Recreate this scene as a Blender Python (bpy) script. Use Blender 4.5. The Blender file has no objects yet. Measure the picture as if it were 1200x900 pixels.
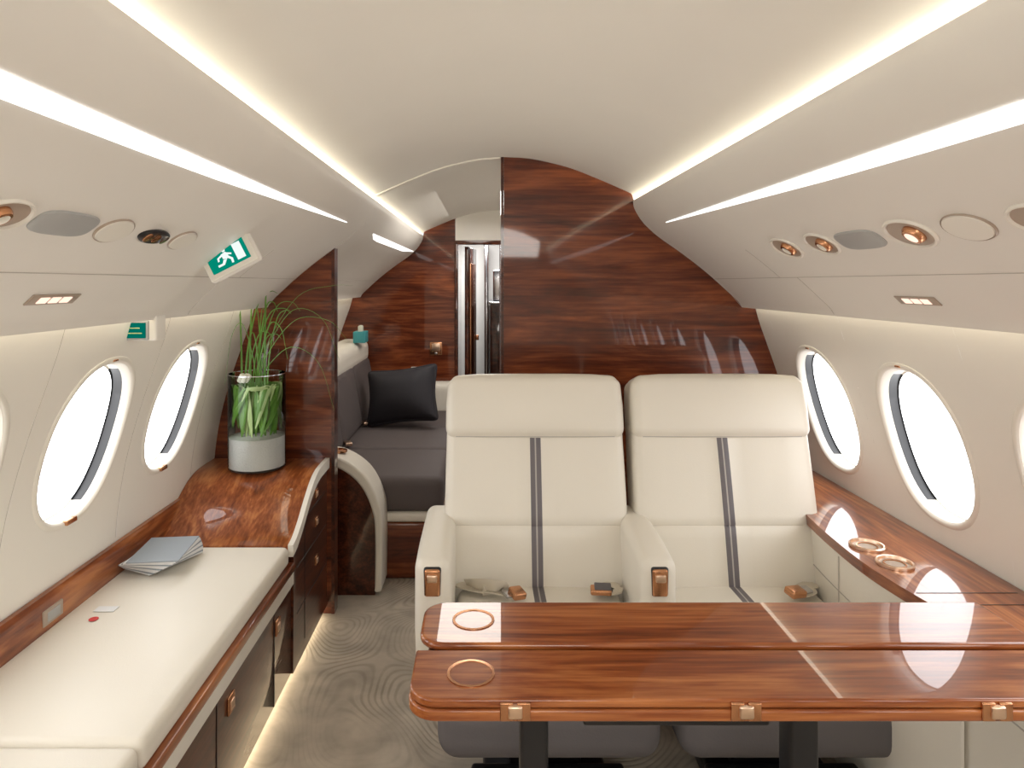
import bpy, bmesh, math, random
import numpy as np
from mathutils import Vector, Matrix, Euler
random.seed(4)
S = bpy.context.scene
S.view_settings.view_transform = 'Standard'
S.view_settings.look = 'None'
CX = 0.075
EYE = 1.38

# ------------------------------------------------------------------ materials
def newmat(name):
    m = bpy.data.materials.new(name); m.use_nodes = True
    nt = m.node_tree
    return m, nt, nt.nodes['Principled BSDF']
def setin(b, **k):
    for n, v in k.items():
        n = n.replace('_', ' ')
        if n in b.inputs: b.inputs[n].default_value = v
def plain(name, col, rough=0.5, metal=0.0, bump=0.0, bscale=200, var=0.04, coat=0.0, spec=0.5):
    m, nt, b = newmat(name)
    N = nt.nodes; L = nt.links
    tc = N.new('ShaderNodeTexCoord')
    nz = N.new('ShaderNodeTexNoise'); nz.inputs['Scale'].default_value = 3.5; nz.inputs['Detail'].default_value = 4
    L.new(tc.outputs['Object'], nz.inputs['Vector'])
    mx = N.new('ShaderNodeMix'); mx.data_type = 'RGBA'
    mx.inputs[6].default_value = (*[c*(1-var) for c in col], 1)
    mx.inputs[7].default_value = (*[min(1, c*(1+var)) for c in col], 1)
    L.new(nz.outputs['Fac'], mx.inputs[0]); L.new(mx.outputs[2], b.inputs['Base Color'])
    setin(b, Roughness=rough, Metallic=metal, Coat_Weight=coat, Coat_Roughness=0.05, Specular_IOR_Level=spec)
    if bump > 0:
        n2 = N.new('ShaderNodeTexNoise'); n2.inputs['Scale'].default_value = bscale; n2.inputs['Detail'].default_value = 3
        L.new(tc.outputs['Object'], n2.inputs['Vector'])
        bp = N.new('ShaderNodeBump'); bp.inputs['Strength'].default_value = bump; bp.inputs['Distance'].default_value = 0.002
        L.new(n2.outputs['Fac'], bp.inputs['Height']); L.new(bp.outputs['Normal'], b.inputs['Normal'])
    return m
def emis(name, col, s):
    m = bpy.data.materials.new(name); m.use_nodes = True
    nt = m.node_tree; nt.nodes.clear()
    e = nt.nodes.new('ShaderNodeEmission'); e.inputs[0].default_value = (*col, 1); e.inputs[1].default_value = s
    o = nt.nodes.new('ShaderNodeOutputMaterial'); nt.links.new(e.outputs[0], o.inputs[0])
    return m
def wood(name, scale, c0, c1, c2, rough=0.3, seed=0.0, coat=1.0, croug=.015, dist=1.5):
    m, nt, b = newmat(name); N = nt.nodes; L = nt.links
    tc = N.new('ShaderNodeTexCoord'); mp = N.new('ShaderNodeMapping')
    mp.inputs['Scale'].default_value = scale; mp.inputs['Location'].default_value = (seed, seed*1.7, seed*.6)
    L.new(tc.outputs['Object'], mp.inputs['Vector'])
    n1 = N.new('ShaderNodeTexNoise'); n1.inputs['Scale'].default_value = 2.0; n1.inputs['Detail'].default_value = 8
    n1.inputs['Roughness'].default_value = 0.58; n1.inputs['Distortion'].default_value = dist
    L.new(mp.outputs[0], n1.inputs['Vector'])
    mp2 = N.new('ShaderNodeMapping'); mp2.inputs['Scale'].default_value = tuple(s*(1.0 if s < 1.2 else 3.0) for s in scale)
    L.new(tc.outputs['Object'], mp2.inputs['Vector'])
    n2 = N.new('ShaderNodeTexNoise'); n2.inputs['Scale'].default_value = 6; n2.inputs['Detail'].default_value = 6
    L.new(mp2.outputs[0], n2.inputs['Vector'])
    ad = N.new('ShaderNodeMath'); ad.operation = 'MULTIPLY_ADD'; ad.inputs[1].default_value = 0.4
    L.new(n2.outputs['Fac'], ad.inputs[0])
    sb = N.new('ShaderNodeMath'); sb.operation = 'MULTIPLY'; sb.inputs[1].default_value = 0.75
    L.new(n1.outputs['Fac'], sb.inputs[0]); L.new(sb.outputs[0], ad.inputs[2])
    r = N.new('ShaderNodeValToRGB'); e = r.color_ramp.elements
    e[0].position = 0.40; e[0].color = (*c0, 1); e[1].position = 0.74; e[1].color = (*c2, 1)
    k = e.new(0.56); k.color = (*c1, 1)
    L.new(ad.outputs[0], r.inputs[0]); L.new(r.outputs[0], b.inputs['Base Color'])
    setin(b, Roughness=rough, Coat_Weight=coat, Coat_Roughness=croug, Specular_IOR_Level=0.15, Coat_IOR=1.45)
    return m

M = {}
M['panel'] = plain('panel_cream', (0.82, 0.785, 0.725), 0.5, bump=.08, bscale=90, var=.035)
M['ceil'] = plain('ceiling_suede', (0.84, 0.81, 0.745), 0.65, bump=.08, bscale=60, var=.03)
M['wall'] = plain('wall_cream', (0.86, 0.825, 0.755), 0.45, var=.02)
M['leather'] = plain('cream_leather', (0.80, 0.755, 0.665), 0.42, bump=.15, bscale=260, var=.03)
M['trimw'] = plain('cream_trim', (0.83, 0.79, 0.71), 0.35)
M['stripe'] = plain('grey_leather_stripe', (0.15, 0.135, 0.145), 0.5, bump=.2)
M['pipe'] = plain('piping', (0.45, 0.42, 0.39), 0.5)
M['seam'] = plain('seam_grey', (0.50, 0.46, 0.41), 0.7)
M['dgrey'] = plain('dark_grey_fabric', (0.105, 0.085, 0.083), 0.7, bump=.3, bscale=400)
M['mgrey'] = plain('grey_suede', (0.13, 0.12, 0.125), 0.7, bump=.2)
M['black'] = plain('black_plastic', (0.012, 0.012, 0.014), 0.35)
M['pillow'] = plain('black_pillow', (0.022, 0.02, 0.026), 0.75, bump=.3, bscale=300)
M['copper'] = plain('copper', (0.60, 0.30, 0.16), 0.25, metal=1.0, var=.02)
M['copperlt'] = plain('copper_light', (0.82, 0.60, 0.45), 0.28, metal=1.0, var=.02)
M['bowl'] = plain('vent_bowl_tan', (0.42, 0.33, 0.26), 0.35, var=.02)
M['webbing'] = plain('belt_webbing', (0.62, 0.56, 0.46), 0.7, bump=.4, bscale=500)
M['metal'] = plain('steel', (0.6, 0.6, 0.62), 0.2, metal=1.0)
M['greyplate'] = plain('speaker_grey', (0.42, 0.42, 0.41), 0.5)
M['paper'] = plain('paper', (0.80, 0.81, 0.82), 0.5)
M['paper2'] = plain('paper_grey', (0.30, 0.34, 0.38), 0.5)
M['red'] = plain('label_red', (0.6, 0.05, 0.05), 0.5)
M['green'] = emis('exit_green', (0.0, 0.25, 0.17), 1.0)
M['greenscr'] = emis('placard_green', (0.0, 0.15, 0.11), 1.0)
M['signw'] = emis('exit_white', (0.9, 1.0, 0.95), 1.0)
M['amber'] = emis('amber_lamp', (1.0, 0.72, 0.58), 1.4)
M['teal'] = plain('tissue_teal', (0.05, 0.32, 0.35), 0.5)
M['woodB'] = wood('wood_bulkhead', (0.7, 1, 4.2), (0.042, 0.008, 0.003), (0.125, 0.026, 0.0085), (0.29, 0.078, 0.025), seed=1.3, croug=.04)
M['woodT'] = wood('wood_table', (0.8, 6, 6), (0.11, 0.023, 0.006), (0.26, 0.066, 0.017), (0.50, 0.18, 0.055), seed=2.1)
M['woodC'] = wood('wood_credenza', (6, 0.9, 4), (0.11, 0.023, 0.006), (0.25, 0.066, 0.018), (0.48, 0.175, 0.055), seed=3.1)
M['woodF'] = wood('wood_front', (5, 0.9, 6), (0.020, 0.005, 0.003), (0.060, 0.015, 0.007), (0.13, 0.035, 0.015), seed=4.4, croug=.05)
M['led'] = emis('led_cove', (1.0, 0.93, 0.76), 13)
M['ledv'] = emis('led_valance', (1.0, 0.90, 0.70), 3.8)
M['ledstrip'] = emis('led_diffuser', (1.0, 0.98, 0.95), 2.0)
M['ledfloor'] = emis('led_floor', (1.0, 0.86, 0.62), 14)
M['day'] = emis('daylight_pane', (0.98, 0.985, 1.0), 4.8)
M['pebble'] = plain('white_gravel', (0.62, 0.61, 0.59), 0.8, bump=1.0, bscale=160, var=.3)
M['leaf'] = plain('leaf_green', (0.12, 0.28, 0.035), 0.4, var=.4)
M['leafl'] = plain('leaf_light', (0.46, 0.60, 0.26), 0.4, var=.3)
M['petal'] = plain('white_petal', (0.75, 0.74, 0.62), 0.5)

def glassmat():
    m = bpy.data.materials.new('thin_glass'); m.use_nodes = True
    nt = m.node_tree; nt.nodes.clear(); N = nt.nodes
    t = N.new('ShaderNodeBsdfTransparent'); t.inputs[0].default_value = (0.95, 0.97, 0.96, 1)
    g = N.new('ShaderNodeBsdfGlossy'); g.inputs['Roughness'].default_value = 0.02
    f = N.new('ShaderNodeFresnel'); f.inputs[0].default_value = 1.3
    x = N.new('ShaderNodeMixShader'); o = N.new('ShaderNodeOutputMaterial')
    nt.links.new(f.outputs[0], x.inputs[0]); nt.links.new(t.outputs[0], x.inputs[1]); nt.links.new(g.outputs[0], x.inputs[2])
    nt.links.new(x.outputs[0], o.inputs[0])
    return m
M['glass'] = glassmat()

def carpet():
    m, nt, b = newmat('carved_carpet'); N = nt.nodes; L = nt.links
    tc = N.new('ShaderNodeTexCoord')
    def noise(sc, det=2):
        n = N.new('ShaderNodeTexNoise'); n.inputs['Scale'].default_value = sc; n.inputs['Detail'].default_value = det
        L.new(tc.outputs['Object'], n.inputs['Vector']); return n
    nA = noise(2.6, 0)
    ml = N.new('ShaderNodeMath'); ml.operation = 'MULTIPLY'; ml.inputs[1].default_value = 230
    L.new(nA.outputs['Fac'], ml.inputs[0])
    sn = N.new('ShaderNodeMath'); sn.operation = 'SINE'; L.new(ml.outputs[0], sn.inputs[0])
    mr = N.new('ShaderNodeMapRange'); mr.inputs[1].default_value = -1; mr.inputs[2].default_value = .1
    L.new(sn.outputs[0], mr.inputs[0])
    nz = noise(2.2, 2)
    m2 = N.new('ShaderNodeMapRange'); m2.inputs[1].default_value = .42; m2.inputs[2].default_value = .6; m2.inputs[3].default_value = .1
    L.new(nz.outputs['Fac'], m2.inputs[0])
    inv = N.new('ShaderNodeMath'); inv.operation = 'SUBTRACT'; inv.inputs[0].default_value = 1; L.new(mr.outputs[0], inv.inputs[1])
    mm = N.new('ShaderNodeMath'); L.new(inv.outputs[0], mm.inputs[0]); L.new(m2.outputs[0], mm.inputs[1]); mm.operation = 'MULTIPLY'
    mx = N.new('ShaderNodeMix'); mx.data_type = 'RGBA'
    mx.inputs[6].default_value = (0.52, 0.455, 0.375, 1); mx.inputs[7].default_value = (0.38, 0.33, 0.265, 1)
    L.new(mm.outputs[0], mx.inputs[0])
    nf = noise(9, 5); mf = N.new('ShaderNodeMapRange'); mf.inputs[1].default_value = .3; mf.inputs[2].default_value = .7; mf.inputs[3].default_value = .75; mf.inputs[4].default_value = 1.12
    L.new(nf.outputs['Fac'], mf.inputs[0])
    mc = N.new('ShaderNodeMix'); mc.data_type = 'RGBA'; mc.blend_type = 'MULTIPLY'; mc.inputs[0].default_value = 1
    L.new(mx.outputs[2], mc.inputs[6]); L.new(mf.outputs[0], mc.inputs[7])
    L.new(mc.outputs[2], b.inputs['Base Color'])
    setin(b, Roughness=0.95, Specular_IOR_Level=0.1)
    bp = N.new('ShaderNodeBump'); bp.inputs['Strength'].default_value = 0.3; bp.inputs['Distance'].default_value = 0.004; bp.invert = True
    L.new(mm.outputs[0], bp.inputs['Height']); L.new(bp.outputs['Normal'], b.inputs['Normal'])
    return m
M['carpet'] = carpet()

# ------------------------------------------------------------------ helpers
def empty(name, loc=(0, 0, 0)):
    e = bpy.data.objects.new(name, None); e.location = loc; e.empty_display_size = .1
    S.collection.objects.link(e); return e
def obj(name, verts, faces, mat, parent=None, smooth=True, mats=None, midx=None, loc=None, rot=None, angle=40):
    me = bpy.data.meshes.new(name); me.from_pydata([tuple(v) for v in verts], [], faces); me.update()
    bm = bmesh.new(); bm.from_mesh(me); bmesh.ops.recalc_face_normals(bm, faces=bm.faces); bm.to_mesh(me); bm.free()
    for mm in (mats or [mat]): me.materials.append(mm)
    if midx:
        for i, p in enumerate(me.polygons): p.material_index = midx[i]
    o = bpy.data.objects.new(name, me); S.collection.objects.link(o)
    if smooth:
        for p in me.polygons: p.use_smooth = True
        try: me.set_sharp_from_angle(angle=math.radians(angle))
        except Exception: pass
    l = Vector(loc) if loc is not None else Vector((0, 0, 0))
    if parent is not None:
        o.parent = parent; l = l - Vector(parent.location)
    o.location = l
    if rot is not None: o.rotation_euler = rot
    return o
def rbox(name, x0, x1, y0, y1, z0, z1, bev, mat, parent=None, seg=3, rot=None):
    c = Vector(((x0+x1)/2, (y0+y1)/2, (z0+z1)/2)); h = (abs(x1-x0)/2, abs(y1-y0)/2, abs(z1-z0)/2)
    bm = bmesh.new(); bmesh.ops.create_cube(bm, size=2)
    for v in bm.verts: v.co = Vector((v.co.x*h[0], v.co.y*h[1], v.co.z*h[2]))
    if bev > 0:
        bmesh.ops.bevel(bm, geom=bm.edges[:], offset=min(bev, min(h)*.98), segments=seg, profile=.5, affect='EDGES')
    me = bpy.data.meshes.new(name); bm.to_mesh(me); bm.free(); me.materials.append(mat)
    for p in me.polygons: p.use_smooth = True
    try: me.set_sharp_from_angle(angle=math.radians(35))
    except Exception: pass
    o = bpy.data.objects.new(name, me); S.collection.objects.link(o)
    l = c
    if parent is not None: o.parent = parent; l = c - Vector(parent.location)
    o.location = l
    if rot is not None: o.rotation_euler = rot
    return o
def softbox(name, c, size, r, mat, parent=None, bulge=(0, 0, 0), extra=(None, None, None), deform=None, mats=None, matfn=None, rot=None, n=7):
    h = [s/2 for s in size]; A = []
    for i in range(3):
        t = 1 - min(r, h[i]*.98)/h[i]
        l = list(np.linspace(-t, t, n))
        for k in (.3, .6, .85, 1): l += [t+(1-t)*k, -(t+(1-t)*k)]
        if extra[i]: l += list(extra[i])
        l = sorted(set(round(x, 5) for x in l)); A.append(l)
    vm = {}; V = []; F = []; FM = []
    def vid(p):
        k = tuple(round(x, 5) for x in p)
        if k in vm: return vm[k]
        P = Vector([p[i]*h[i] for i in range(3)])
        rr = [min(r, h[i]*.98) for i in range(3)]; ri = min(rr)
        q = Vector([max(-(h[i]-ri), min(h[i]-ri, P[i])) for i in range(3)])
        d = P - q
        if d.length > 1e-9: d.normalize()
        P = q + d*ri
        for i in range(3):
            a, b_ = (i+1) % 3, (i+2) % 3
            P[i] += (1 if p[i] > 0 else -1)*bulge[i]*max(0, 1-p[a]**2)*max(0, 1-p[b_]**2)*abs(p[i])**2
        if deform: P = Vector(deform(P, p))
        vm[k] = len(V); V.append(P); return vm[k]
    for ax in range(3):
        a, b_ = (ax+1) % 3, (ax+2) % 3
        for s in (-1, 1):
            for i in range(len(A[a])-1):
                for j in range(len(A[b_])-1):
                    ids = []; cen = [0, 0, 0]
                    for (u, w) in ((i, j), (i+1, j), (i+1, j+1), (i, j+1)):
                        p = [0, 0, 0]; p[ax] = s; p[a] = A[a][u]; p[b_] = A[b_][w]; ids.append(vid(p))
                        for q in range(3): cen[q] += p[q]/4
                    if len(set(ids)) < 3: continue
                    F.append(ids if s > 0 else ids[::-1]); FM.append(matfn(cen) if matfn else 0)
    return obj(name, V, F, mat, parent, True, mats, FM, loc=c, rot=rot, angle=60)
def prism(name, pts, axis, a, b, mat, parent=None, smooth=False, angle=30):
    V = []
    for t in (a, b):
        for (u, w) in pts:
            V.append({'x': (t, u, w), 'y': (u, t, w), 'z': (u, w, t)}[axis])
    n = len(pts); F = [list(range(n)), list(range(2*n-1, n-1, -1))]
    for i in range(n): F.append([i, (i+1) % n, n+(i+1) % n, n+i])
    return obj(name, V, F, mat, parent, smooth, angle=angle)
def sheet(name, pts, y0, y1, mat, parent=None, ny=1, thick=0):
    V = []; F = []; n = len(pts)
    for j in range(ny+1):
        y = y0+(y1-y0)*j/ny
        for (x, z) in pts: V.append((x, y, z))
    for j in range(ny):
        for i in range(n-1): F.append([j*n+i, j*n+i+1, (j+1)*n+i+1, (j+1)*n+i])
    return obj(name, V, F, mat, parent)
def crom(P, k=8):
    P = [np.array(p, float) for p in P]; Q = [2*P[0]-P[1]]+P+[2*P[-1]-P[-2]]; out = []
    for i in range(1, len(Q)-2):
        for j in range(k):
            t = j/k
            out.append(.5*((2*Q[i])+(-Q[i-1]+Q[i+1])*t+(2*Q[i-1]-5*Q[i]+4*Q[i+1]-Q[i+2])*t*t+(-Q[i-1]+3*Q[i]-3*Q[i+1]+Q[i+2])*t**3))
    out.append(P[-1]); return [tuple(p) for p in out]
def lathe(name, prof, mat, parent=None, loc=(0, 0, 0), n=40, mtx=None, sx=1, sy=1, mats=None, mi=None):
    V = []; F = []; FM = []
    for (r, z) in prof:
        for k in range(n):
            a = 2*math.pi*k/n; v = Vector((r*math.cos(a)*sx, r*math.sin(a)*sy, z))
            if mtx is not None: v = mtx @ v
            V.append(v)
    for i in range(len(prof)-1):
        for k in range(n):
            F.append([i*n+k, i*n+(k+1) % n, (i+1)*n+(k+1) % n, (i+1)*n+k]); FM.append(mi[i] if mi else 0)
    return obj(name, V, F, mat, parent, True, mats, FM, loc=loc, angle=35)
def tubes(name, paths, mat, parent=None, nseg=8, flat=1.0):
    V = []; F = []
    for (pts, rad) in paths:
        b0 = len(V); m = len(pts); pts = [Vector(p) for p in pts]
        for i, p in enumerate(pts):
            t = (pts[min(i+1, m-1)]-pts[max(i-1, 0)]).normalized()
            u = t.cross(Vector((0.13, 1, .07))).normalized(); w = t.cross(u)
            r = rad(i/(m-1)) if callable(rad) else rad
            for k in range(nseg):
                a = 2*math.pi*k/nseg; V.append(p+u*r*math.cos(a)+w*r*flat*math.sin(a))
        for i in range(m-1):
            for k in range(nseg): F.append([b0+i*nseg+k, b0+i*nseg+(k+1) % nseg, b0+(i+1)*nseg+(k+1) % nseg, b0+(i+1)*nseg+k])
        F.append([b0+k for k in range(nseg)]); F.append([b0+(m-1)*nseg+k for k in range(nseg)][::-1])
    return obj(name, V, F, mat, parent)

# ------------------------------------------------------------------ cabin section profile (half width, z)
Y0, Y1 = -1.8, 5.0
CEIL = crom([(0, 1.905), (.09, 1.90), (.175, 1.885), (.28, 1.857), (.387, 1.815), (.48, 1.775), (.535, 1.750), (.585, 1.728)], 5)
PAN = crom([(.535, 1.724), (.541, 1.690), (.575, 1.635), (.635, 1.578), (.72, 1.518), (.80, 1.458), (.87, 1.400), (.93, 1.345), (.972, 1.305), (.988, 1.28)], 6)
WALL = crom([(1.035, 1.31), (1.06, 1.22), (1.095, 1.12), (1.13, 1.02), (1.16, .92), (1.185, .82), (1.205, .70), (1.215, .58), (1.215, .45), (1.17, .25), (1.05, 0.0)], 6)
_wz = np.array([p[1] for p in WALL])[::-1]; _wh = np.array([p[0] for p in WALL])[::-1]
def wallh(z): return float(np.interp(z, _wz, _wh))
_ph = np.array([p[0] for p in PAN]); _pz = np.array([p[1] for p in PAN])
def panz(h): return float(np.interp(h, _ph, _pz))
_ch = np.array([p[0] for p in CEIL]); _cz = np.array([p[1] for p in CEIL])
def ceilz(x): return float(np.interp(abs(x-CX), _ch, _cz))

full = [(CX-h, z) for h, z in CEIL[::-1]]+[(CX+h, z) for h, z in CEIL[1:]]
sheet('ceiling', full, Y0, Y1, M['ceil'])
for s, nm in ((-1, 'left'), (1, 'right')):
    p = empty('overhead_panel', (CX+s*.75, 1.5, 1.5))
    sheet('panel_skin', [(CX+s*h, z) for h, z in PAN], Y0, Y1, M['panel'], p)
    sheet('lip', [(CX+s*.535, 1.724), (CX+s*.540, 1.728), (CX+s*.546, 1.724), (CX+s*.585, 1.69)], Y0, Y1, M['panel'], p)
    sheet('valance_return', [(CX+s*.988, 1.28), (CX+s*.996, 1.284), (CX+s*1.0, 1.31)], Y0, Y1, M['panel'], p)
    sheet('cove_led', [(CX+s*.584, 1.728), (CX+s*.586, 1.69)], Y0, Y1, M['led'], p)
    sheet('valance_led', [(CX+s*1.0, 1.31), (CX+s*1.037, 1.31)], Y0, Y1, M['ledv'], p)
    def strip(a, b, taper):
        V = []; F = []; n = 14
        hs = [.598, .606, .614, .622]
        for j in range(n+1):
            y = a+(b-a)*j/n
            d = max(0, (y-(b-taper))/taper); d2 = max(0, ((a+taper*.3)-y)/(taper*.3)) if a > 0 else 0
            k = 1-max(d, d2)*.92
            for h in hs:
                hh = .598+(h-.598)*k; V.append((CX+s*(hh-.0015), y, panz(hh)-.0018))
        for j in range(n):
            for i in range(3): F.append([j*4+i, j*4+i+1, j*4+5+i, j*4+4+i])
        return V, F
    for q, (a, b) in enumerate(((-1.6, 2.56), (3.15, 4.9))):
        V, F = strip(a, b, 1.3 if q == 0 else .5); obj('light_strip_%d' % (q+1), V, F, M['ledstrip'], p)
    paths = [([(CX+s*(.872-.0002), y, panz(.872)-.0002) for y in (Y0, 0, Y1)], .0010)]
    for yy, h0, h1 in ((2.08, .872, .985), (1.05, .872, .985), (2.2, .76, .872), (2.84, .54, .985)):
        paths.append(([(CX+s*h, yy, panz(h)) for h in np.linspace(h0, h1, 12)], .0010))
    tubes('panel_seams', paths, M['seam'], p, 6)

# ---------- walls with real window openings
WA, WB = .176, .210
def oval(a, b, k, n=64, e=2.3):
    t = 2*math.pi*k/n; c, s_ = math.cos(t), math.sin(t)
    return a*math.copysign(abs(c)**(2/e), c), b*math.copysign(abs(s_)**(2/e), s_)
def build_wall(s, nm, wins, zc):
    V = []; F = []; hw = .26; zt, zb = 1.31, .58; NS = 64; NR = 9
    for yc in wins:
        b0 = len(V)
        for r in range(NR+1):
            t = r/NR
            for k in range(NS):
                oy, oz = oval(WA, WB, k)
                a = math.atan2(oz, oy); c, si = math.cos(a), math.sin(a)
                top = (zt-zc) if si > 0 else (zc-zb)
                m = min(hw/abs(c) if abs(c) > 1e-6 else 9, top/abs(si) if abs(si) > 1e-6 else 9)
                ry, rz = c*m, si*m
                V.append((CX+s*wallh(zc+oz+(rz-oz)*t), yc+oy+(ry-oy)*t, zc+oz+(rz-oz)*t))
        for r in range(NR):
            for k in range(NS): F.append([b0+r*NS+k, b0+r*NS+(k+1) % NS, b0+(r+1)*NS+(k+1) % NS, b0+(r+1)*NS+k])
        for sy in (-1, 1):
            for (cz, sg) in ((zt, 1), (zb, -1)):
                for k in range(NS):
                    v0 = V[b0+NR*NS+k]; v1 = V[b0+NR*NS+(k+1) % NS]
                    on0 = abs(abs(v0[1]-yc)-hw) < 1e-5; on1 = abs(abs(v1[1]-yc)-hw) < 1e-5
                    t0 = abs(v0[2]-cz) < 1e-5; t1 = abs(v1[2]-cz) < 1e-5
                    if (on0 and t1 and not t0) or (on1 and t0 and not t1):
                        if (v0[1]-yc)*sy > 0 and (v1[1]-yc)*sy > 0:
                            V.append((CX+s*wallh(cz), yc+sy*hw, cz)); F.append([b0+NR*NS+k, b0+NR*NS+(k+1) % NS, len(V)-1])
    def grid(ya, yb, za, zb_, n):
        b0 = len(V)
        for i in range(n+1):
            z = za+(zb_-za)*i/n; x = CX+s*wallh(z); V.append((x, ya, z)); V.append((x, yb, z))
        for i in range(n): F.append([b0+2*i, b0+2*i+1, b0+2*i+3, b0+2*i+2])
    grid(Y0, Y1, 0, zb, 24)
    edges = sorted(wins); last = Y0
    for y in edges:
        if y-hw > last+1e-4: grid(last, y-hw, zb, zt, 30)
        last = y+hw
    if last < Y1: grid(last, Y1, zb, zt, 30)
    obj('wall_'+nm, V, F, M['wall'], None)
    pth = []
    if s < 0:
        for y in edges[3:]:
            pth.append(([(CX+s*(wallh(z)-.0001), y+hw, z) for z in np.linspace(.60, 1.30, 16)], .0007))
        tubes('trim_seams_'+nm, pth, M['seam'], None, 6)
    for i, yc in enumerate(wins):
        e = empty('window_%s_%d' % (nm, i+1), (CX+s*wallh(zc), yc, zc))
        def loops(specs, mats, name, mf=None):
            V = []; F = []; FM = []; n = 64
            for (da, off) in specs:
                for k in range(n):
                    oy, oz = oval(WA+da, WB+da, k); V.append((CX+s*(wallh(zc+oz)+off), yc+oy, zc+oz))
            for r in range(len(specs)-1):
                for k in range(n):
                    F.append([r*n+k, r*n+(k+1) % n, (r+1)*n+(k+1) % n, (r+1)*n+k])
                    FM.append(mf(math.sin(2*math.pi*(k+.5)/n)) if mf else 0)
            return obj(name, V, F, None, e, mats=mats, midx=FM, angle=50)
        loops([(.018, .0005), (.016, -.003), (.010, -.005), (.004, -.004), (0, .001), (-.003, .008), (-.006, .022)], [M['trimw']], 'surround')
        loops([(-.006, .022), (-.003, .025), (-.003, .050), (-.008, .052)], [M['black'], M['trimw']], 'gasket', lambda q: 1 if abs(q) > .88 else 0)
        loops([(-.006, .052), (-.05, .054), (-.11, .054), (-.1755, .054)], [M['day']], 'pane')
        zz = zc-WB
        if s < 0: rbox('shade_latch', CX+s*(wallh(zz)-.004)-.008, CX+s*(wallh(zz)-.004)+.008, yc-.022, yc+.022, zz-.010, zz+.004, .003, M['copper'], e)
        zz = zc+WB+.008
        rbox('top_button', CX+s*(wallh(zz)-.002)-.005, CX+s*(wallh(zz)-.002)+.005, yc-.012, yc+.012, zz-.003, zz+.003, .002, M['copper'], e)
build_wall(-1, 'left', [-.79, -.265, .26, .785, 1.31, 1.835, 2.36], .955)
build_wall(1, 'right', [-.78, -.24, .30, .84, 1.38, 1.92, 2.46, 3.55, 4.09], .928)  # the two aftmost windows are unseen, added to light the divan

fl = obj('floor', [(CX-1.06, Y0, 0), (CX+1.06, Y0, 0), (CX+1.06, 7.0, 0), (CX-1.06, 7.0, 0)], [[0, 1, 2, 3]], M['carpet'], None, False)

# ---------- bulkheads
def right_outline(x0):
    pts = [(x0, 0.002), (x0, ceilz(x0)+.002)]
    pts += [(CX+h, z+.002) for h, z in CEIL if CX+h > x0+.01 and h < .53]
    pts += [(CX+.532, 1.745), (CX+.540, 1.722)]
    pts += [(CX+h+.003, z+.002) for h, z in PAN[4:]]
    pts += [(CX+h, z) for h, z in WALL if z > .002]
    pts += [(CX+1.05, .002)]
    return pts
prism('wall_partition', right_outline(.072), 'y', 2.84, 2.885, M['woodB'])
prism('trim_partition_edge', [(.060, .002), (.0715, .002), (.0715, ceilz(.07)), (.060, ceilz(.07))], 'y', 2.835, 2.89, M['woodF'])
xs = [x for x in np.linspace(CX-.55, .058, 30)]
arch = [(x, ceilz(x)+.002) for x in xs]+[(x, ceilz(x)-.006) for x in xs[::-1]]
prism('trim_arch', arch, 'y', 2.84, 2.88, M['trimw'], None, True)
xl = -.645
pts = [(xl, .002)]
hh = [h for h in np.linspace(CX-xl, .985, 20)]
pts += [(CX-h, panz(h)+.002) for h in hh]
pts += [(CX-h, z) for h, z in WALL if z > .002] + [(CX-1.05, .002)]
prism('wall_divider', pts, 'y', 2.85, 2.90, M['woodB'])
prism('trim_divider_edge', [(xl-.001, .002), (xl+.012, .002), (xl+.012, panz(CX-xl-.012)), (xl-.001, panz(CX-xl))], 'y', 2.845, 2.905, M['woodF'])
dx0, dx1, dz = -.225, .115, 1.68
pts = [(CX-1.05, .002)]+[(CX-h, z) for h, z in WALL[::-1] if z > .002]+[(CX-h, z) for h, z in PAN[::-1]]+[(CX-h, z) for h, z in CEIL[::-1] if CX-h < dx0-.005 and h < .53]+[(dx0, ceilz(dx0)), (dx0, .002)]
prism('wall_aft_port', pts, 'y', 4.95, 5.0, M['woodB'])
prism('wall_aft_starboard', right_outline(dx1), 'y', 4.95, 5.0, M['woodB'])
pts = [(dx0, dz)]+[(x, ceilz(x)) for x in np.linspace(dx0, dx1, 12)]+[(dx1, dz)]
prism('wall_aft_header', pts, 'y', 4.95, 5.0, M['panel'])
d = empty('door_1', (dx0, 5.0, 0))
rbox('jamb_left', dx0-.005, dx0+.02, 4.93, 5.04, 0.0, dz, .004, M['woodF'], d)
rbox('jamb_right', dx1-.02, dx1, 4.93, 5.04, 0.0, dz, .004, M['woodF'], d)
rbox('jamb_top', dx0, dx1, 4.93, 5.04, dz-.02, dz+.01, .004, M['woodF'], d)
rbox('leaf', dx0+.09, dx0+.12, 5.03, 5.46, 0.02, dz-.03, .006, M['woodF'], d, 3, Euler((0, 0, -.12)))
rbox('leaf_bead', dx0+.118, dx0+.127, 5.1, 5.36, 0.3, dz-.15, .003, M['copper'], d, 3, Euler((0, 0, -.12)))
rbox('handle', dx0+.14, dx0+.165, 5.40, 5.44, 0.93, 0.97, .004, M['copper'], d)
rbox('wall_vestibule_left', -.32, -.25, 5.05, 6.9, 0, 1.95, 0, M['woodF'])
rbox('wall_vestibule_right', .22, .28, 5.05, 6.9, 0, 1.95, 0, M['woodF'])
rbox('wall_vestibule_end', -.25, .22, 6.85, 6.9, 0, 1.95, 0, M['panel'])
rbox('ceiling_vestibule', -.32, .28, 5.05, 6.9, 1.88, 1.93, 0, M['ceil'])
g = empty('galley_unit', (.1, 6.3, 0))
rbox('carcass', .03, .215, 5.9, 6.8, 0.0, 1.2, .01, M['woodF'], g)
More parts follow.
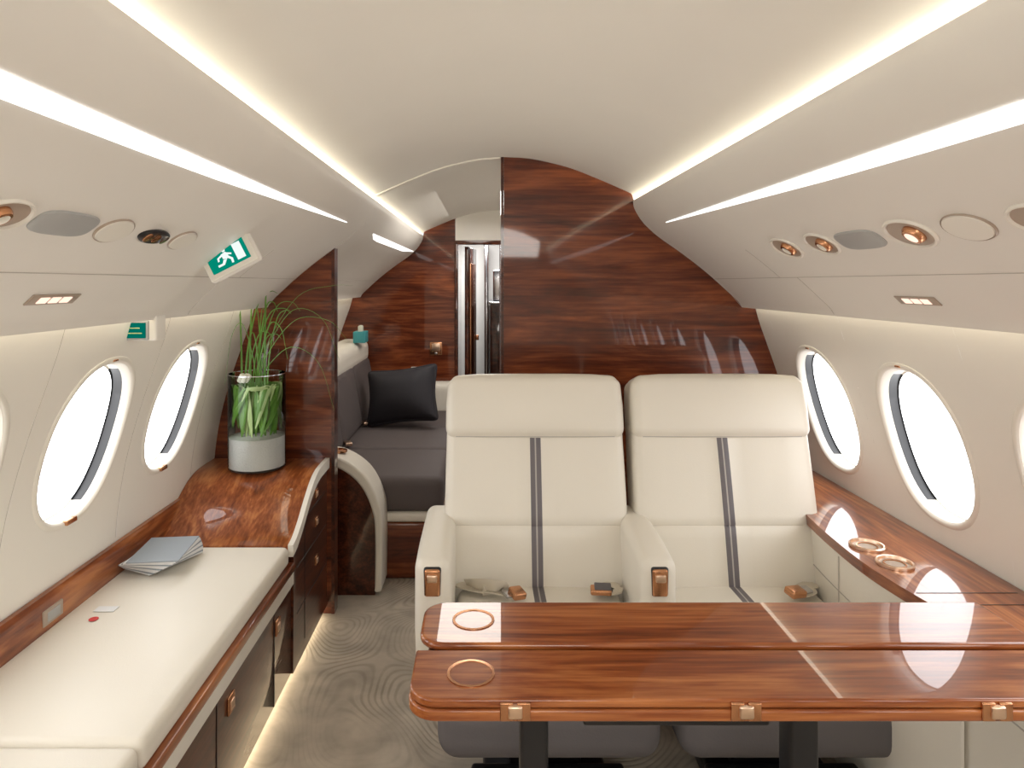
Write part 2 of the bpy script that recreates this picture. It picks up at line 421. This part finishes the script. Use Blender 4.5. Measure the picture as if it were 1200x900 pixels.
rbox('counter', .02, .215, 5.88, 6.8, 1.2, 1.22, .004, M['metal'], g)
rbox('oven', .06, .215, 6.1, 6.5, 1.225, 1.5, .01, M['metal'], g)
rbox('steel_panel', -.02, .02, 6.55, 6.83, 0.0, 1.75, .01, M['metal'], g)
vl = bpy.data.lights.new('vestibule_lamp', 'AREA'); vl.size = .3; vl.energy = 16; vl.color = (.95, .98, 1)
vo = bpy.data.objects.new('vestibule_lamp', vl); vo.location = (-.05, 6.2, 1.86); S.collection.objects.link(vo)
pts = [(CX-1.05, .0)]+[(CX-h, z) for h, z in WALL[::-1]]+[(CX-h, z) for h, z in PAN[::-1]]+full+[(CX+h, z) for h, z in PAN]+[(CX+h, z) for h, z in WALL]
prism('wall_forward', pts, 'y', Y0-.05, Y0, M['panel'])

# ---------- overhead fittings
def frame(s, h, y):
    z = panz(h); d_ = (panz(h+.01)-panz(h-.01))
    N_ = Vector((s*d_, 0, -.02)).normalized()
    X = Vector((0, 1, 0)); Yv = N_.cross(X)
    R = Matrix((X, Yv, N_)).transposed().to_4x4()
    return Matrix.Translation((CX+s*h, y, z)) @ R
def vent(s, h, y, kind, r=.036):
    mt = frame(s, h, y)
    nm = {'gasper': 'air_vent', 'blank': 'air_vent_cover', 'plate': 'speaker_grille', 'lamp': 'reading_lamp'}[kind]
    e = empty(nm, mt.translation)
    m2 = Matrix.Translation(-mt.translation) @ mt
    L = mt.translation
    if kind in ('gasper', 'lamp'):
        lathe('bezel', [(r*1.0, 0), (r*1.0, .002), (r*.95, .005), (r*.88, .005), (r*.84, .0005)], M['trimw'], e, L, 36, m2, 1.35, .85)
        lathe('bowl', [(r*.84, .0006), (r*.5, .0012), (0, .0014)], M['bowl'], e, L, 36, m2, 1.35, .85)
        off = Matrix.Translation((-r*.30, 0, 0))
        lathe('ball', [(r*.44, 0), (r*.43, .007), (r*.36, .012), (r*.26, .013)], M['copper'], e, L, 24, m2 @ off)
        lathe('nozzle', [(r*.26, .013), (r*.2, .006), (0, .006)], M['trimw'] if kind == 'gasper' else M['amber'], e, L, 24, m2 @ off)
    elif kind == 'blank':
        lathe('bezel', [(r, 0), (r, .002), (r*.96, .004), (r*.94, .002)], M['bowl'], e, L, 36, m2, 1.35, .85)
        lathe('cap', [(r*.94, .002), (r*.9, .005), (0, .0055)], M['trimw'], e, L, 36, m2, 1.35, .85)
    else:
        pl_ = []
        for k in range(48):
            t_ = 2*math.pi*k/48; cc, ss = math.cos(t_), math.sin(t_)
            pl_.append((r*2.0*math.copysign(abs(cc)**.6, cc), r*.72*math.copysign(abs(ss)**.6, ss)))
        V = [m2 @ Vector((a*q, b_*q, z_)) for q, z_ in ((1, 0), (1, .002), (.96, .004)) for a, b_ in pl_]
        F = [[j*48+k, j*48+(k+1) % 48, (j+1)*48+(k+1) % 48, (j+1)*48+k] for j in range(2) for k in range(48)]+[[96+k for k in range(48)]]
        obj('plate', V, F, M['greyplate'], e, loc=L)
for y, k, r in ((1.925, 'gasper', .054), (1.725, 'gasper', .052), (1.55, 'plate', .044), (1.365, 'lamp', .054), (1.20, 'blank', .044), (1.045, 'gasper', .044), (.8, 'gasper', .045)):
    vent(1, .772, y, k, r)
for y, k, r in ((.985, 'gasper', .042), (1.13, 'plate', .040), (1.278, 'blank', .040), (1.565, 'blank', .038), (.7, 'plate', .04)):
    vent(-1, .772, y, k, r)
mt = frame(-1, .772, 1.43)
e = empty('switch_pod', mt.translation); m2 = Matrix.Translation(-mt.translation) @ mt
lathe('pod', [(.026, 0), (.026, .004), (.022, .007), (0, .007)], M['black'], e, mt.translation, 32, m2, 2.3, .8)
for dx in (-.034, 0, .034): lathe('button', [(.012, .007), (.012, .010), (0, .011)], M['copper'] if dx < .01 else M['metal'], e, mt.translation, 16, m2 @ Matrix.Translation((dx, 0, 0)))
for s, h, y in ((1, .935, 1.60), (-1, .925, 1.34)):
    mt = frame(s, h, y); e = empty('cabin_sign_lamp', mt.translation)
    eu = mt.to_euler()
    def lb(nm, dx, sx_, sy_, z0, t, mat):
        c = mt @ Vector((dx, 0, z0+t/2))
        rbox(nm, c.x-sx_/2, c.x+sx_/2, c.y-sy_/2, c.y+sy_/2, c.z-t/2, c.z+t/2, .0015, mat, e, 2, eu)
    lb('bezel', 0, .15, .028, 0, .003, M['bowl'])
    for dx in (-.035, 0, .035): lb('lens', dx, .028, .016, .003, .002, M['amber'])

# exit sign hanging square to the left panel
ex = empty('exit_sign', (-.70, 1.85, 1.455))
tilt = Euler((0, math.radians(-27), 0))
def ebox(nm, u0, u1, v0, v1, y0, y1, mat, bev=.003):
    c = Vector(((u0+u1)/2, 0, (v0+v1)/2)); c.rotate(tilt); c += Vector((-.70, 0, 1.455))
    return rbox(nm, c.x-(u1-u0)/2, c.x+(u1-u0)/2, y0, y1, c.z-(v1-v0)/2, c.z+(v1-v0)/2, bev, mat, ex, 3, tilt)
ebox('housing', -.076, .076, -.050, .044, 1.852, 1.88, M['panel'], .012)
ebox('bezel', -.072, .072, -.046, .040, 1.846, 1.856, M['trimw'], .004)
ebox('green_face', -.056, .056, -.031, .029, 1.843, 1.848, M['green'], .001)
def epoly(nm, pts):
    V = []
    for (u, w) in pts:
        c = Vector((u, 0, w)); c.rotate(tilt); V.append((c.x-.70, 1.8425, c.z+1.455))
    obj(nm, V, [list(range(len(V)))], M['signw'], ex, False)
epoly('picto_door', [(.022, -.024), (.046, -.024), (.046, .022), (.022, .022)])
epoly('picto_head', [(-.004+.0055*math.cos(a), .018+.0055*math.sin(a)) for a in np.linspace(0, 5.8, 12)])
epoly('picto_body', [(-.014, .010), (.0, .012), (.004, .0), (-.004, -.008), (-.014, -.004)])
epoly('picto_leg_1', [(-.004, -.008), (-.014, -.006), (-.02, -.014), (-.034, -.014), (-.034, -.020), (-.016, -.020)])
epoly('picto_leg_2', [(-.006, -.002), (.003, -.001), (.012, -.012), (.010, -.024), (.004, -.024), (.005, -.013)])
epoly('picto_arm_1', [(-.002, .011), (.014, .002), (.012, -.002), (-.002, .005)])
epoly('picto_arm_2', [(-.012, .010), (-.028, .004), (-.030, -.006), (-.025, -.006), (-.023, .001), (-.012, .004)])
pl = empty('exit_placard', (-.955, 1.87, 1.262))
rbox('housing', -1.02, -.905, 1.872, 1.93, 1.222, 1.292, .006, M['wall'], pl, 3)
rbox('screen_bezel', -.998, -.925, 1.866, 1.875, 1.224, 1.278, .003, M['greyplate'], pl, 2)
rbox('screen', -.992, -.931, 1.863, 1.868, 1.230, 1.272, .001, M['greenscr'], pl, 2)
for q in (0, 1): rbox('text_line', -.982, -.946+q*.006, 1.8622, 1.8635, 1.256-q*.014, 1.259-q*.014, 0, M['leafl'], pl, 2)

# ------------------------------------------------------------------ storage bench and credenza (left)
XB = -.66
b = empty('storage_bench', (-.9, 1.2, 0))
softbox('cushion_1', (-.898, 1.81, .462), (.47, .985, .066), .020, M['leather'], b, bulge=(0, 0, .004))
softbox('cushion_2', (-.898, .82, .462), (.47, .985, .066), .020, M['leather'], b, bulge=(0, 0, .004))
softbox('cushion_3', (-.898, -.17, .462), (.47, .985, .066), .020, M['leather'], b)
rbox('wood_rail', -1.135, XB+.008, -1.0, 2.33, .400, .430, .006, M['woodC'], b)
rbox('cream_rail', -1.12, XB-.002, -1.0, 2.35, .345, .400, .004, M['trimw'], b)
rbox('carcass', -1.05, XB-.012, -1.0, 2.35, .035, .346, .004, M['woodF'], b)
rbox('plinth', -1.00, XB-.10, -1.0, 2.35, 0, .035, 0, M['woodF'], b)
prism('backboard', [(-1.139, .43), (-1.128, .43), (-1.118, .50), (-1.120, .572), (-1.126, .585), (-1.138, .587)], 'y', -1.0, 2.80, M['woodC'], b, True)
for y in np.arange(-.6, 2.3, .46):
    rbox('door_gap', XB-.0125, XB-.0105, y-.0015, y+.0015, .04, .342, 0, M['black'], b)
for y, z in ((1.33, .28), (1.79, .28), (1.62, .15), (2.19, .28), (.87, .28)):
    rbox('latch_plate', XB-.013, XB-.006, y-.022, y+.022, z-.024, z+.024, .003, M['copper'], b)
    rbox('latch_paddle', XB-.008, XB-.003, y-.013, y+.013, z-.014, z+.010, .002, M['copperlt'], b)
rbox('outlet', -1.123, -1.115, 1.72, 1.80, .510, .550, .003, M['bowl'], b)
rbox('outlet_insert', -1.117, -1.113, 1.735, 1.785, .518, .542, .001, M['greyplate'], b)

c = empty('credenza', (-.9, 2.58, 0))
topc = crom([(2.31, .492), (2.36, .503), (2.43, .535), (2.51, .583), (2.60, .628), (2.68, .647), (2.76, .650), (2.848, .650)], 6)
def ribbon(name, x0, x1, prof, t, mat, par, up=0):
    return prism(name, [(y, z+up) for y, z in prof]+[(y, z+up-t) for y, z in prof[::-1]], 'x', x0, x1, mat, par, True, 50)
ribbon('top', -1.137, XB-.012, topc, .03, M['woodC'], c)
ribbon('edge_trim', XB-.012, XB+.006, topc, .040, M['trimw'], c, .002)
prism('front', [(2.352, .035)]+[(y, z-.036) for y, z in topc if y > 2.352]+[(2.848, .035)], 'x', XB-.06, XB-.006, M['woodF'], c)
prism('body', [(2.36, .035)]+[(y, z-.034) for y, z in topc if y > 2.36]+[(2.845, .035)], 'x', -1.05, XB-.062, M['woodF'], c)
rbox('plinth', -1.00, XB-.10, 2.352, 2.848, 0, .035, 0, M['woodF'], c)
for z in (.22, .38, .52):
    y0 = 2.40 if z < .5 else 2.53
    rbox('drawer_gap', XB-.0065, XB-.0045, y0, 2.83, z-.0015, z+.0015, 0, M['black'], c)
for z in (.30, .45, .56):
    rbox('latch_plate', XB-.007, XB-.001, 2.65, 2.69, z-.018, z+.018, .003, M['copper'], c)
    rbox('latch_paddle', XB-.003, XB+.002, 2.658, 2.682, z-.012, z+.008, .002, M['copperlt'], c)
rbox('drawer_gap_vertical', XB-.0065, XB-.0045, 2.50, 2.503, .08, .53, 0, M['black'], c)
fl_ = empty('floor_light_strip', (XB-.07, 1, .02))
rbox('led', XB-.075, XB-.045, -.9, 2.84, .027, .033, 0, M['ledfloor'], fl_)

mg = empty('magazine_stack', (-1.03, 2.2, .5))
for i in range(11):
    a = math.radians(-26+i*3.2)
    rbox('magazine_%d' % (i+1), -1.035+i*.003-.075, -1.035+i*.003+.075, 2.17-.10-i*.004, 2.17+.10-i*.004, .5025+i*.0046, .5065+i*.0046, .0008, M['paper'] if i % 3 != 1 else M['paper2'], mg, 1, Euler((0, 0, a)))
lb_ = empty('warning_label', (-1.04, 1.82, .50))
lathe('disc', [(.012, .0), (.012, .0008), (0, .0008)], M['red'], lb_, (-1.03, 1.79, .4995), 20)
rbox('sticker', -1.055, -1.0, 1.83, 1.86, .4995, .5003, 0, M['paper'], lb_)

# ------------------------------------------------------------------ vase with plant
vx, vy, vz, vr, vh = -.912, 2.715, .6510, .110, .372
v = empty('plant_vase', (vx, vy, vz))
lathe('glass', [(0, 0), (vr-.004, 0), (vr, .004), (vr, vh), (vr-.003, vh)], M['glass'], v, (vx, vy, vz), 56)
lathe('rim', [(vr+.001, vh-.002), (vr+.001, vh+.001), (vr-.003, vh+.001)], M['metal'], v, (vx, vy, vz), 56)
lathe('gravel', [(0, .008), (vr-.004, .008), (vr-.004, .125), (vr-.03, .130), (0, .134)], M['pebble'], v, (vx, vy, vz), 48)
P1 = []; P2 = []
for i in range(60):
    a0 = random.uniform(0, 6.28); rr = random.uniform(.06, .095); z0 = .13+random.uniform(0, .15); sp = 1
    pts = []; L_ = random.uniform(.6, 1.3); up = random.uniform(.10, .2)
    for j in range(9):
        t = j/8; a = a0+sp*L_*t; z = min(vh-.05, z0+up*t)
        pts.append((vx+rr*math.cos(a), vy+rr*math.sin(a), vz+z))
    (P1 if i % 3 else P2).append((pts, lambda t: .0075*math.sin(math.pi*(t*.9+.05))+.001))
for i in range(44):
    a0 = random.uniform(0, 6.28); r0 = random.uniform(.0, .075); a1 = a0+random.uniform(-.6, .6)
    pts = [(vx+r0*math.cos(a0), vy+r0*math.sin(a0), vz+.13), (vx+(r0*.9+.01)*math.cos((a0+a1)/2), vy+(r0*.9+.01)*math.sin((a0+a1)/2), vz+.22),
           (vx+r0*math.cos(a1), vy+r0*math.sin(a1), vz+.30+random.uniform(0, .03))]
    (P1 if i % 3 else P2).append((crom(pts, 5), lambda t: .009*math.sin(math.pi*(t*.9+.05))+.001))
tubes('leaves_inside', P1, M['leaf'], v, 6, .15)
tubes('leaves_inside_light', P2, M['leafl'], v, 6, .15)
G = []
def blade(dx, dy, h, rad=.0035, droop=0, dx0=0):
    b_ = Vector((vx+dx0, vy, vz+.3))
    pts = [b_, b_+Vector((dx*.12, dy*.15, h*.45)), b_+Vector((dx*.45, dy*.5, h*.9)), b_+Vector((dx*.8, dy*.8, h*1.0-droop*.3)), b_+Vector((dx, dy, h-droop))]
    G.append((crom(pts, 6), lambda t, r=rad: r*(1-t*.85)))
for k in range(7):
    blade(random.uniform(-.05, .13), random.uniform(-.08, .05), random.uniform(.22, .36), .0036, random.uniform(0, .08), random.uniform(-.05, .04))
blade(.0, -.05, .385, .005, .0, -.06); blade(.03, -.02, .42, .005, .02, -.03); blade(.10, -.06, .37, .005, .05, .0); blade(.02, -.03, .40, .006, .0, .03)
blade(.14, -.03, .40, .005, .01, -.05); blade(.17, -.05, .34, .004, .03, -.02)
blade(.36, -.15, .36, .0018, .22); blade(.40, -.2, .32, .0018, .10); blade(-.09, -.1, .30, .0025, .26); blade(.33, -.1, .20, .0018, .26)
blade(.18, -.03, .37, .003, .05); blade(.15, -.1, .3, .004, .16); blade(.42, -.2, .42, .0016, .0)
tubes('grass_blades', G, M['leaf'], v, 6, .5)
for q in range(5):
    a = q*1.256; softbox('petal', (vx-.03+.012*math.cos(a), vy-.06+.010*math.sin(a), vz+vh-.012), (.022, .016, .036), .007, M['petal'], v, n=3, rot=Euler((.4*math.sin(a), .5*math.cos(a), a)))

# ------------------------------------------------------------------ armchairs
LM = [M['leather'], M['stripe'], M['pipe']]
def chair(x, arms):
    p = empty('cabin_armchair', (x, 2.05, 0))
    th = math.radians(14.5); u = Vector((0, math.sin(th), math.cos(th))); nn = Vector((0, math.cos(th), -math.sin(th)))
    P0 = Vector((x, 2.125, .43)); rot = Euler((-th, 0, 0))
    def mf(W):
        def f(c_):
            ax = abs(c_[0])*W/2
            if ax < .0022: return 2
            if ax < .0175: return 1
            return 0
        return f
    W = .58; ex_ = [sg*q/(W/2) for q in (.0022, .0175, .0195) for sg in (-1, 1)]
    H_ = .60
    def dback(P, p_):
        x_, y_, z_ = P
        k = 1+.015*math.sin((p_[2]+1)*1.57)-.04*max(0, -p_[2]-.45)
        x_ *= k
        if p_[1] < 0:
            if abs(p_[2]+.10) < .004: y_ += .004
            if abs(abs(p_[0])-.0195/(W/2)) < .002: y_ += .002
            y_ -= .010*max(0, abs(p_[0])-.55)/.45*(1 if abs(p_[0]) < .9 else .6)
        return (x_, y_, z_)
    softbox('backrest', P0+u*.215+nn*.075, (W, .145, H_), .030, None, p, bulge=(0, .012, 0), extra=(ex_, None, (-.10, -.115, -.085)), deform=dback, mats=LM, matfn=mf(W), rot=rot, n=9)
    Wh = .588
    def dh(P, p_):
        x_, y_, z_ = P
        x_ *= 1-.022*max(0, p_[2]); z_ -= .010*abs(p_[0])**6*max(0, p_[2])
        return (x_, y_, z_)
    softbox('headrest', P0+u*.562+nn*.060, (Wh, .165, .212), .034, M['leather'], p, bulge=(0, .014, .002), deform=dh, rot=rot, n=9)
    softbox('back_shell', P0+u*.27+nn*.150, (.55, .05, .66), .02, M['mgrey'], p, rot=rot)
    c1 = P0+nn*(-.006)
    tubes('piping', [([c1+u*.462+Vector((q, 0, 0)) for q in np.linspace(-.26, .26, 9)], .0022)]
          + [([P0+nn*.0095+u*q+Vector((sg*.277, 0, 0)) for q in np.linspace(.02, .44, 9)], .0018) for sg in (-1, 1)], M['pipe'], p, 6)
    Ws = .50; ex2 = [sg*q/(Ws/2) for q in (.0022, .0175, .0195) for sg in (-1, 1)]
    softbox('seat_cushion', (x, 1.955, .375), (Ws, .50, .11), .03, None, p, bulge=(0, 0, .012), extra=(ex2, None, None), mats=LM, matfn=mf(Ws), n=7)
    softbox('seat_skirt', (x, 1.95, .25), (.57, .50, .155), .055, M['mgrey'], p)
    rbox('swivel_base', x-.17, x+.17, 1.82, 2.12, .0, .05, .015, M['black'], p)
    rbox('pedestal', x-.10, x+.10, 1.87, 2.07, .05, .19, .01, M['black'], p)
    rbox('track', x-.2, x+.2, 1.76, 1.80, .04, .12, .01, M['black'], p)
    for i, ax in enumerate(arms):
        def da(P, p_):
            x_, y_, z_ = P
            f = (p_[1]+1)/2
            if p_[2] > 0: z_ += .010*f - .022*max(0, -p_[1]-.4)
            y_ += .05*max(0, -p_[2])*(1 if p_[1] < 0 else 0)
            return (x_, y_, z_)
        softbox('armrest_%d' % (i+1), (ax, 2.085, .42), (.100, .43, .42), .030, M['leather'], p, bulge=(.003, .004, .004), deform=da)
        rbox('handle_recess', ax-.025, ax+.025, 1.866, 1.90, .520, .602, .008, M['black'], p)
        rbox('handle', ax-.021, ax+.021, 1.860, 1.88, .524, .598, .006, M['copper'], p)
        rbox('handle_lever', ax-.014, ax+.014, 1.853, 1.87, .565, .586, .004, M['copperlt'], p)
    def belt(sx, bx, by):
        pts = crom([(x+sx*.245, 2.12, .450), (x+sx*.19, 2.075, .455), (bx+sx*.04, by+.015, .460), (bx, by, .458)], 6)
        V = []; F = []
        for i, q in enumerate(pts):
            q = Vector(q); t = (Vector(pts[min(i+1, len(pts)-1)])-Vector(pts[max(0, i-1)])); t.z = 0; t.normalize(); w = Vector((-t.y, t.x, 0))*.024
            V += [q-w, q+w, q+w-Vector((0, 0, .004)), q-w-Vector((0, 0, .004))]
        for i in range(len(pts)-1):
            for k in range(4): F.append([4*i+k, 4*i+(k+1) % 4, 4*i+4+(k+1) % 4, 4*i+4+k])
        obj('belt_web', V, F, M['webbing'], p)
    return p, belt
p1, b1 = chair(.160, [-.148, .475])
b1(1, .35, 2.04); b1(-1, .06, 2.04)
tubes('belt_web_loose', [(crom([(-.06, 2.10, .455), (-.03, 2.06, .472), (.02, 2.03, .482), (.05, 2.04, .474), (.03, 2.06, .462), (-.01, 2.04, .462)], 6), .018)], M['webbing'], p1, 8, .16)
rbox('buckle', .070, .112, 1.99, 2.035, .456, .478, .006, M['copper'], p1, 3, Euler((.2, .1, .5)))
rbox('buckle_plate', .050, .075, 2.0, 2.035, .458, .468, .003, M['metal'], p1, 3, Euler((.2, .1, .5)))
rbox('buckle_body', .310, .372, 2.015, 2.05, .458, .474, .005, M['copper'], p1, 3, Euler((.2, 0, -.1)))
rbox('buckle_cap', .322, .372, 2.020, 2.052, .472, .479, .003, M['mgrey'], p1, 3, Euler((.2, 0, -.1)))
p2, b2 = chair(.772, [])
b2(1, .925, 2.03)
rbox('buckle', .885, .94, 1.995, 2.035, .458, .480, .006, M['copper'], p2, 3, Euler((.2, .1, .4)))
rbox('buckle_plate', .935, .968, 2.02, 2.05, .460, .472, .004, M['metal'], p2, 3, Euler((.2, .1, .4)))

# ------------------------------------------------------------------ right side ledge
sl = empty('side_ledge', (1.1, 1.5, .6))
ins = crom([(2.838, 1.09), (2.55, 1.06), (2.2, 1.02), (2.0, 1.000), (1.8, .992), (1.65, 1.005), (1.5, 1.03), (1.4, 1.045), (0.2, 1.045), (-1.0, 1.045)], 6)
poly = [(x_, y_) for y_, x_ in ins]+[(CX+wallh(.65)-.003, -1.0), (CX+wallh(.65)-.003, 2.838)]
prism('ledge_top', poly, 'z', .615, .645, M['woodC'], sl)
poly2 = [(x_+.012, y_) for y_, x_ in ins]+[(1.14, -1.0), (1.14, 2.838)]
prism('cream_side', poly2, 'z', .0, .615, M['leather'], sl)
tubes('side_seams', [([(x_+.011, y_, .50) for y_, x_ in ins], .0016), ([(1.006, 1.95, z_) for z_ in (.1, .3, .6)], .0016)], M['seam'], sl, 6)
for y in (1.62, 1.56):
    rbox('top_joint', 1.02, 1.26, y-.0012, y+.0012, .6452, .6458, 0, M['black'], sl)
for (cx_, cy_) in ((1.062, 1.905), (1.068, 1.785)):
    e = empty('cup_holder', (cx_, cy_, .645))
    lathe('ring', [(.046, .0005), (.046, .006), (.043, .009), (.040, .008), (.038, .001)], M['copperlt'], e, (cx_, cy_, .645), 40)
    lathe('well', [(.038, .001), (.036, .0008), (0, .0008)], M['bowl'], e, (cx_, cy_, .645), 40)
    lathe('inner_ring', [(.028, .001), (.028, .003), (.024, .003), (.024, .001)], M['copper'], e, (cx_, cy_, .645), 32)

# ------------------------------------------------------------------ folding table
t = empty('folding_table', (.45, 1.28, .7))
def rpoly(x0, x1, y0, y1, r, corners, k=8):
    pts = []
    C = [(x0+r, y0+r, math.pi, 'a'), (x1-r, y0+r, 1.5*math.pi, 'b'), (x1-r, y1-r, 0, 'c'), (x0+r, y1-r, .5*math.pi, 'd')]
    cor = {'a': (x0, y0), 'b': (x1, y0), 'c': (x1, y1), 'd': (x0, y1)}
    for (cx_, cy_, a, n_) in C:
        if n_ in corners:
            for i in range(k+1):
                q = a+(math.pi/2)*i/k; pts.append((cx_+r*math.cos(q), cy_+r*math.sin(q)))
        else: pts.append(cor[n_])
    return pts
def slab(name, poly, z0, z1, bev, mat):
    o = prism(name, poly, 'z', z0, z1, mat, t, True, 35)
    md = o.modifiers.new('bev', 'BEVEL'); md.width = bev; md.segments = 3; md.limit_method = 'ANGLE'; md.angle_limit = math.radians(50)
    return o
slab('front_leaf', rpoly(-.130, 1.04, 1.115, 1.268, .05, 'a'), .685, .700, .004, M['woodT'])
slab('front_leaf_under', rpoly(-.132, 1.04, 1.113, 1.268, .05, 'a'), .664, .6835, .004, M['woodT'])
bk = rpoly(-.128, 1.04, 1.276, 1.447, .05, 'da')
slab('back_leaf', bk, .690, .706, .006, M['woodT'])
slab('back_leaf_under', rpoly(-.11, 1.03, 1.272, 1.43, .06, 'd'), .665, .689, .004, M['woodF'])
rbox('under_plate', .17, .50, 1.2, 1.40, .60, .664, .006, M['black'], t)
rbox('slide_rail', -.02, .9, 1.25, 1.35, .635, .664, .004, M['black'], t)
for lx in (.088, .585):
    rbox('leg', lx-.026, lx+.026, 1.25, 1.31, 0.02, .64, .008, M['black'], t)
    rbox('foot', lx-.04, lx+.04, 1.16, 1.42, 0.0, .025, .008, M['black'], t)
for (cx_, cy_) in ((-.027, 1.19), (-.026, 1.368)):
    zz = .700 if cy_ < 1.25 else .706
    lathe('inlay_ring', [(.042, 0), (.042, .0015), (.037, .0018), (.0365, 0)], M['copper'], t, (cx_, cy_, zz), 48)
    lathe('inlay_disc', [(.0365, .0003), (0, .0003)], M['woodT'], t, (cx_, cy_, zz), 48)
for hx in (.047, .423, .832):
    for dx in (-.014, .014):
        rbox('hinge_plate', hx+dx-.011, hx+dx+.011, 1.1095, 1.116, .667, .697, .002, M['copper'], t)
    rbox('hinge_knuckle', hx-.012, hx+.012, 1.105, 1.118, .672, .694, .004, M['copperlt'], t)

# ------------------------------------------------------------------ divan (aft, left)
dv = empty('divan', (-.6, 4.0, 0))
rbox('base', -.95, -.24, 3.18, 4.9, .0, .27, .02, M['woodB'], dv)
rbox('cream_band', -1.0, -.215, 3.165, 4.92, .27, .315, .015, M['leather'], dv)
for i, (a, c_) in enumerate(((3.17, 3.74), (3.745, 4.31), (4.315, 4.9))):
    softbox('seat_%d' % (i+1), (-.575, (a+c_)/2, .395), (.75, c_-a, .165), .04, M['dgrey'], dv, bulge=(0, 0, .012), n=5)
    softbox('back_%d' % (i+1), (-.88, (a+c_)/2, .66), (.15, c_-a, .40), .045, M['dgrey'], dv, bulge=(.015, 0, 0), rot=Euler((0, math.radians(-10), 0)), n=5)
softbox('back_roll', (-.945, 4.03, .90), (.21, 1.76, .17), .06, M['leather'], dv)
softbox('far_arm', (-.56, 4.88, .56), (.80, .13, .24), .05, M['leather'], dv)
arc = [(-.90, .02)]+[(-.90, .60)]+crom([(-.72, .625), (-.62, .60), (-.53, .53), (-.475, .42), (-.46, .30), (-.462, .02)], 5)
prism('arm_side', [(x_-.03, max(.0, z_-.035)) for x_, z_ in arc], 'y', 3.02, 3.16, M['woodF'], dv, True)
rim = crom([(-1.0, .625), (-.72, .625), (-.62, .60), (-.53, .53), (-.475, .42), (-.46, .30), (-.462, .02)], 6)
inner = [(x_-.03, z_-.035) for x_, z_ in rim]; inner[0] = (-1.0, .59); inner[-1] = (-.495, .02)
o = prism('arm_rim', rim+inner[::-1], 'y', 3.0, 3.18, M['leather'], dv, True)
md = o.modifiers.new('bev', 'BEVEL'); md.width = .01; md.segments = 3; md.limit_method = 'ANGLE'
lathe('arm_cup_ring', [(.04, -.002), (.04, .006), (.034, .008), (.031, .002), (0, .002)], M['copper'], dv, (-.67, 3.09, .620), 32)
for y in (3.75, 4.3):
    rbox('belt_buckle', -.78, -.74, y-.03, y+.03, .490, .510, .005, M['copperlt'], dv, 3, Euler((0, 0, .4)))
def dpil(P, p_):
    x_, y_, z_ = P
    k = 1-.10*(1-abs(p_[0])**1.5)*abs(p_[2])**3; j = 1-.10*(1-abs(p_[2])**1.5)*abs(p_[0])**3
    th_ = (1-.85*max(abs(p_[0]), abs(p_[2]))**3)
    return (x_*j, y_*th_, z_*k)
pw_ = empty('throw_pillow', (-.53, 4.30, .67))
softbox('pillow', (-.53, 4.30, .675), (.48, .17, .37), .04, M['pillow'], pw_, bulge=(0, .04, 0), deform=dpil, rot=Euler((math.radians(-22), math.radians(-8), math.radians(-12))), n=9)
tb = empty('tissue_box', (-.85, 4.6, .86))
rbox('box', -.88, -.80, 4.50, 4.62, .986, 1.06, .004, M['teal'], tb)
softbox('tissue', (-.84, 4.56, 1.075), (.03, .06, .05), .012, M['petal'], tb, n=3)
wf = empty('wall_outlet', (-.5, 4.945, .76))
rbox('plate', -.545, -.465, 4.94, 4.95, .725, .775, .004, M['trimw'], wf)
rbox('insert', -.53, -.48, 4.936, 4.944, .735, .765, .002, M['greyplate'], wf)
wf = empty('wall_latch', (-.37, 4.945, .91))
rbox('plate', -.41, -.32, 4.938, 4.95, .86, .955, .005, M['copper'], wf)
rbox('paddle', -.395, -.335, 4.93, 4.945, .89, .945, .004, M['copperlt'], wf)
rbox('keyhole', -.375, -.355, 4.93, 4.945, .868, .882, .004, M['metal'], wf)

# ------------------------------------------------------------------ lights
def area(name, loc, rot, sx, sy, e, col=(1, .955, .89)):
    l = bpy.data.lights.new(name, 'AREA'); l.shape = 'RECTANGLE'; l.size = sx; l.size_y = sy; l.energy = e; l.color = col
    o = bpy.data.objects.new(name, l); o.location = loc; o.rotation_euler = rot; S.collection.objects.link(o); return o
area('cabin_fill_forward', (CX, -.9, 1.84), (math.radians(25), 0, 0), .9, .9, 26)  # added fill behind the camera to brighten the closed cabin, no fixture
area('cabin_fill_aft', (-.2, 4.0, 1.84), (0, 0, 0), .6, 1.2, 16)  # added soft light over the aft zone, no fixture there

w = bpy.data.worlds.new('World'); S.world = w; w.use_nodes = True
w.node_tree.nodes['Background'].inputs[0].default_value = (.95, .97, 1, 1); w.node_tree.nodes['Background'].inputs[1].default_value = 1.0

cam = bpy.data.cameras.new('camera'); cam.sensor_width = 36; cam.lens = 24; cam.shift_x = .025; cam.shift_y = -118/1200
cam.clip_start = .02
co = bpy.data.objects.new('camera', cam); co.location = (0, 0, EYE); co.rotation_euler = (math.radians(90), 0, 0)
S.collection.objects.link(co); S.camera = co
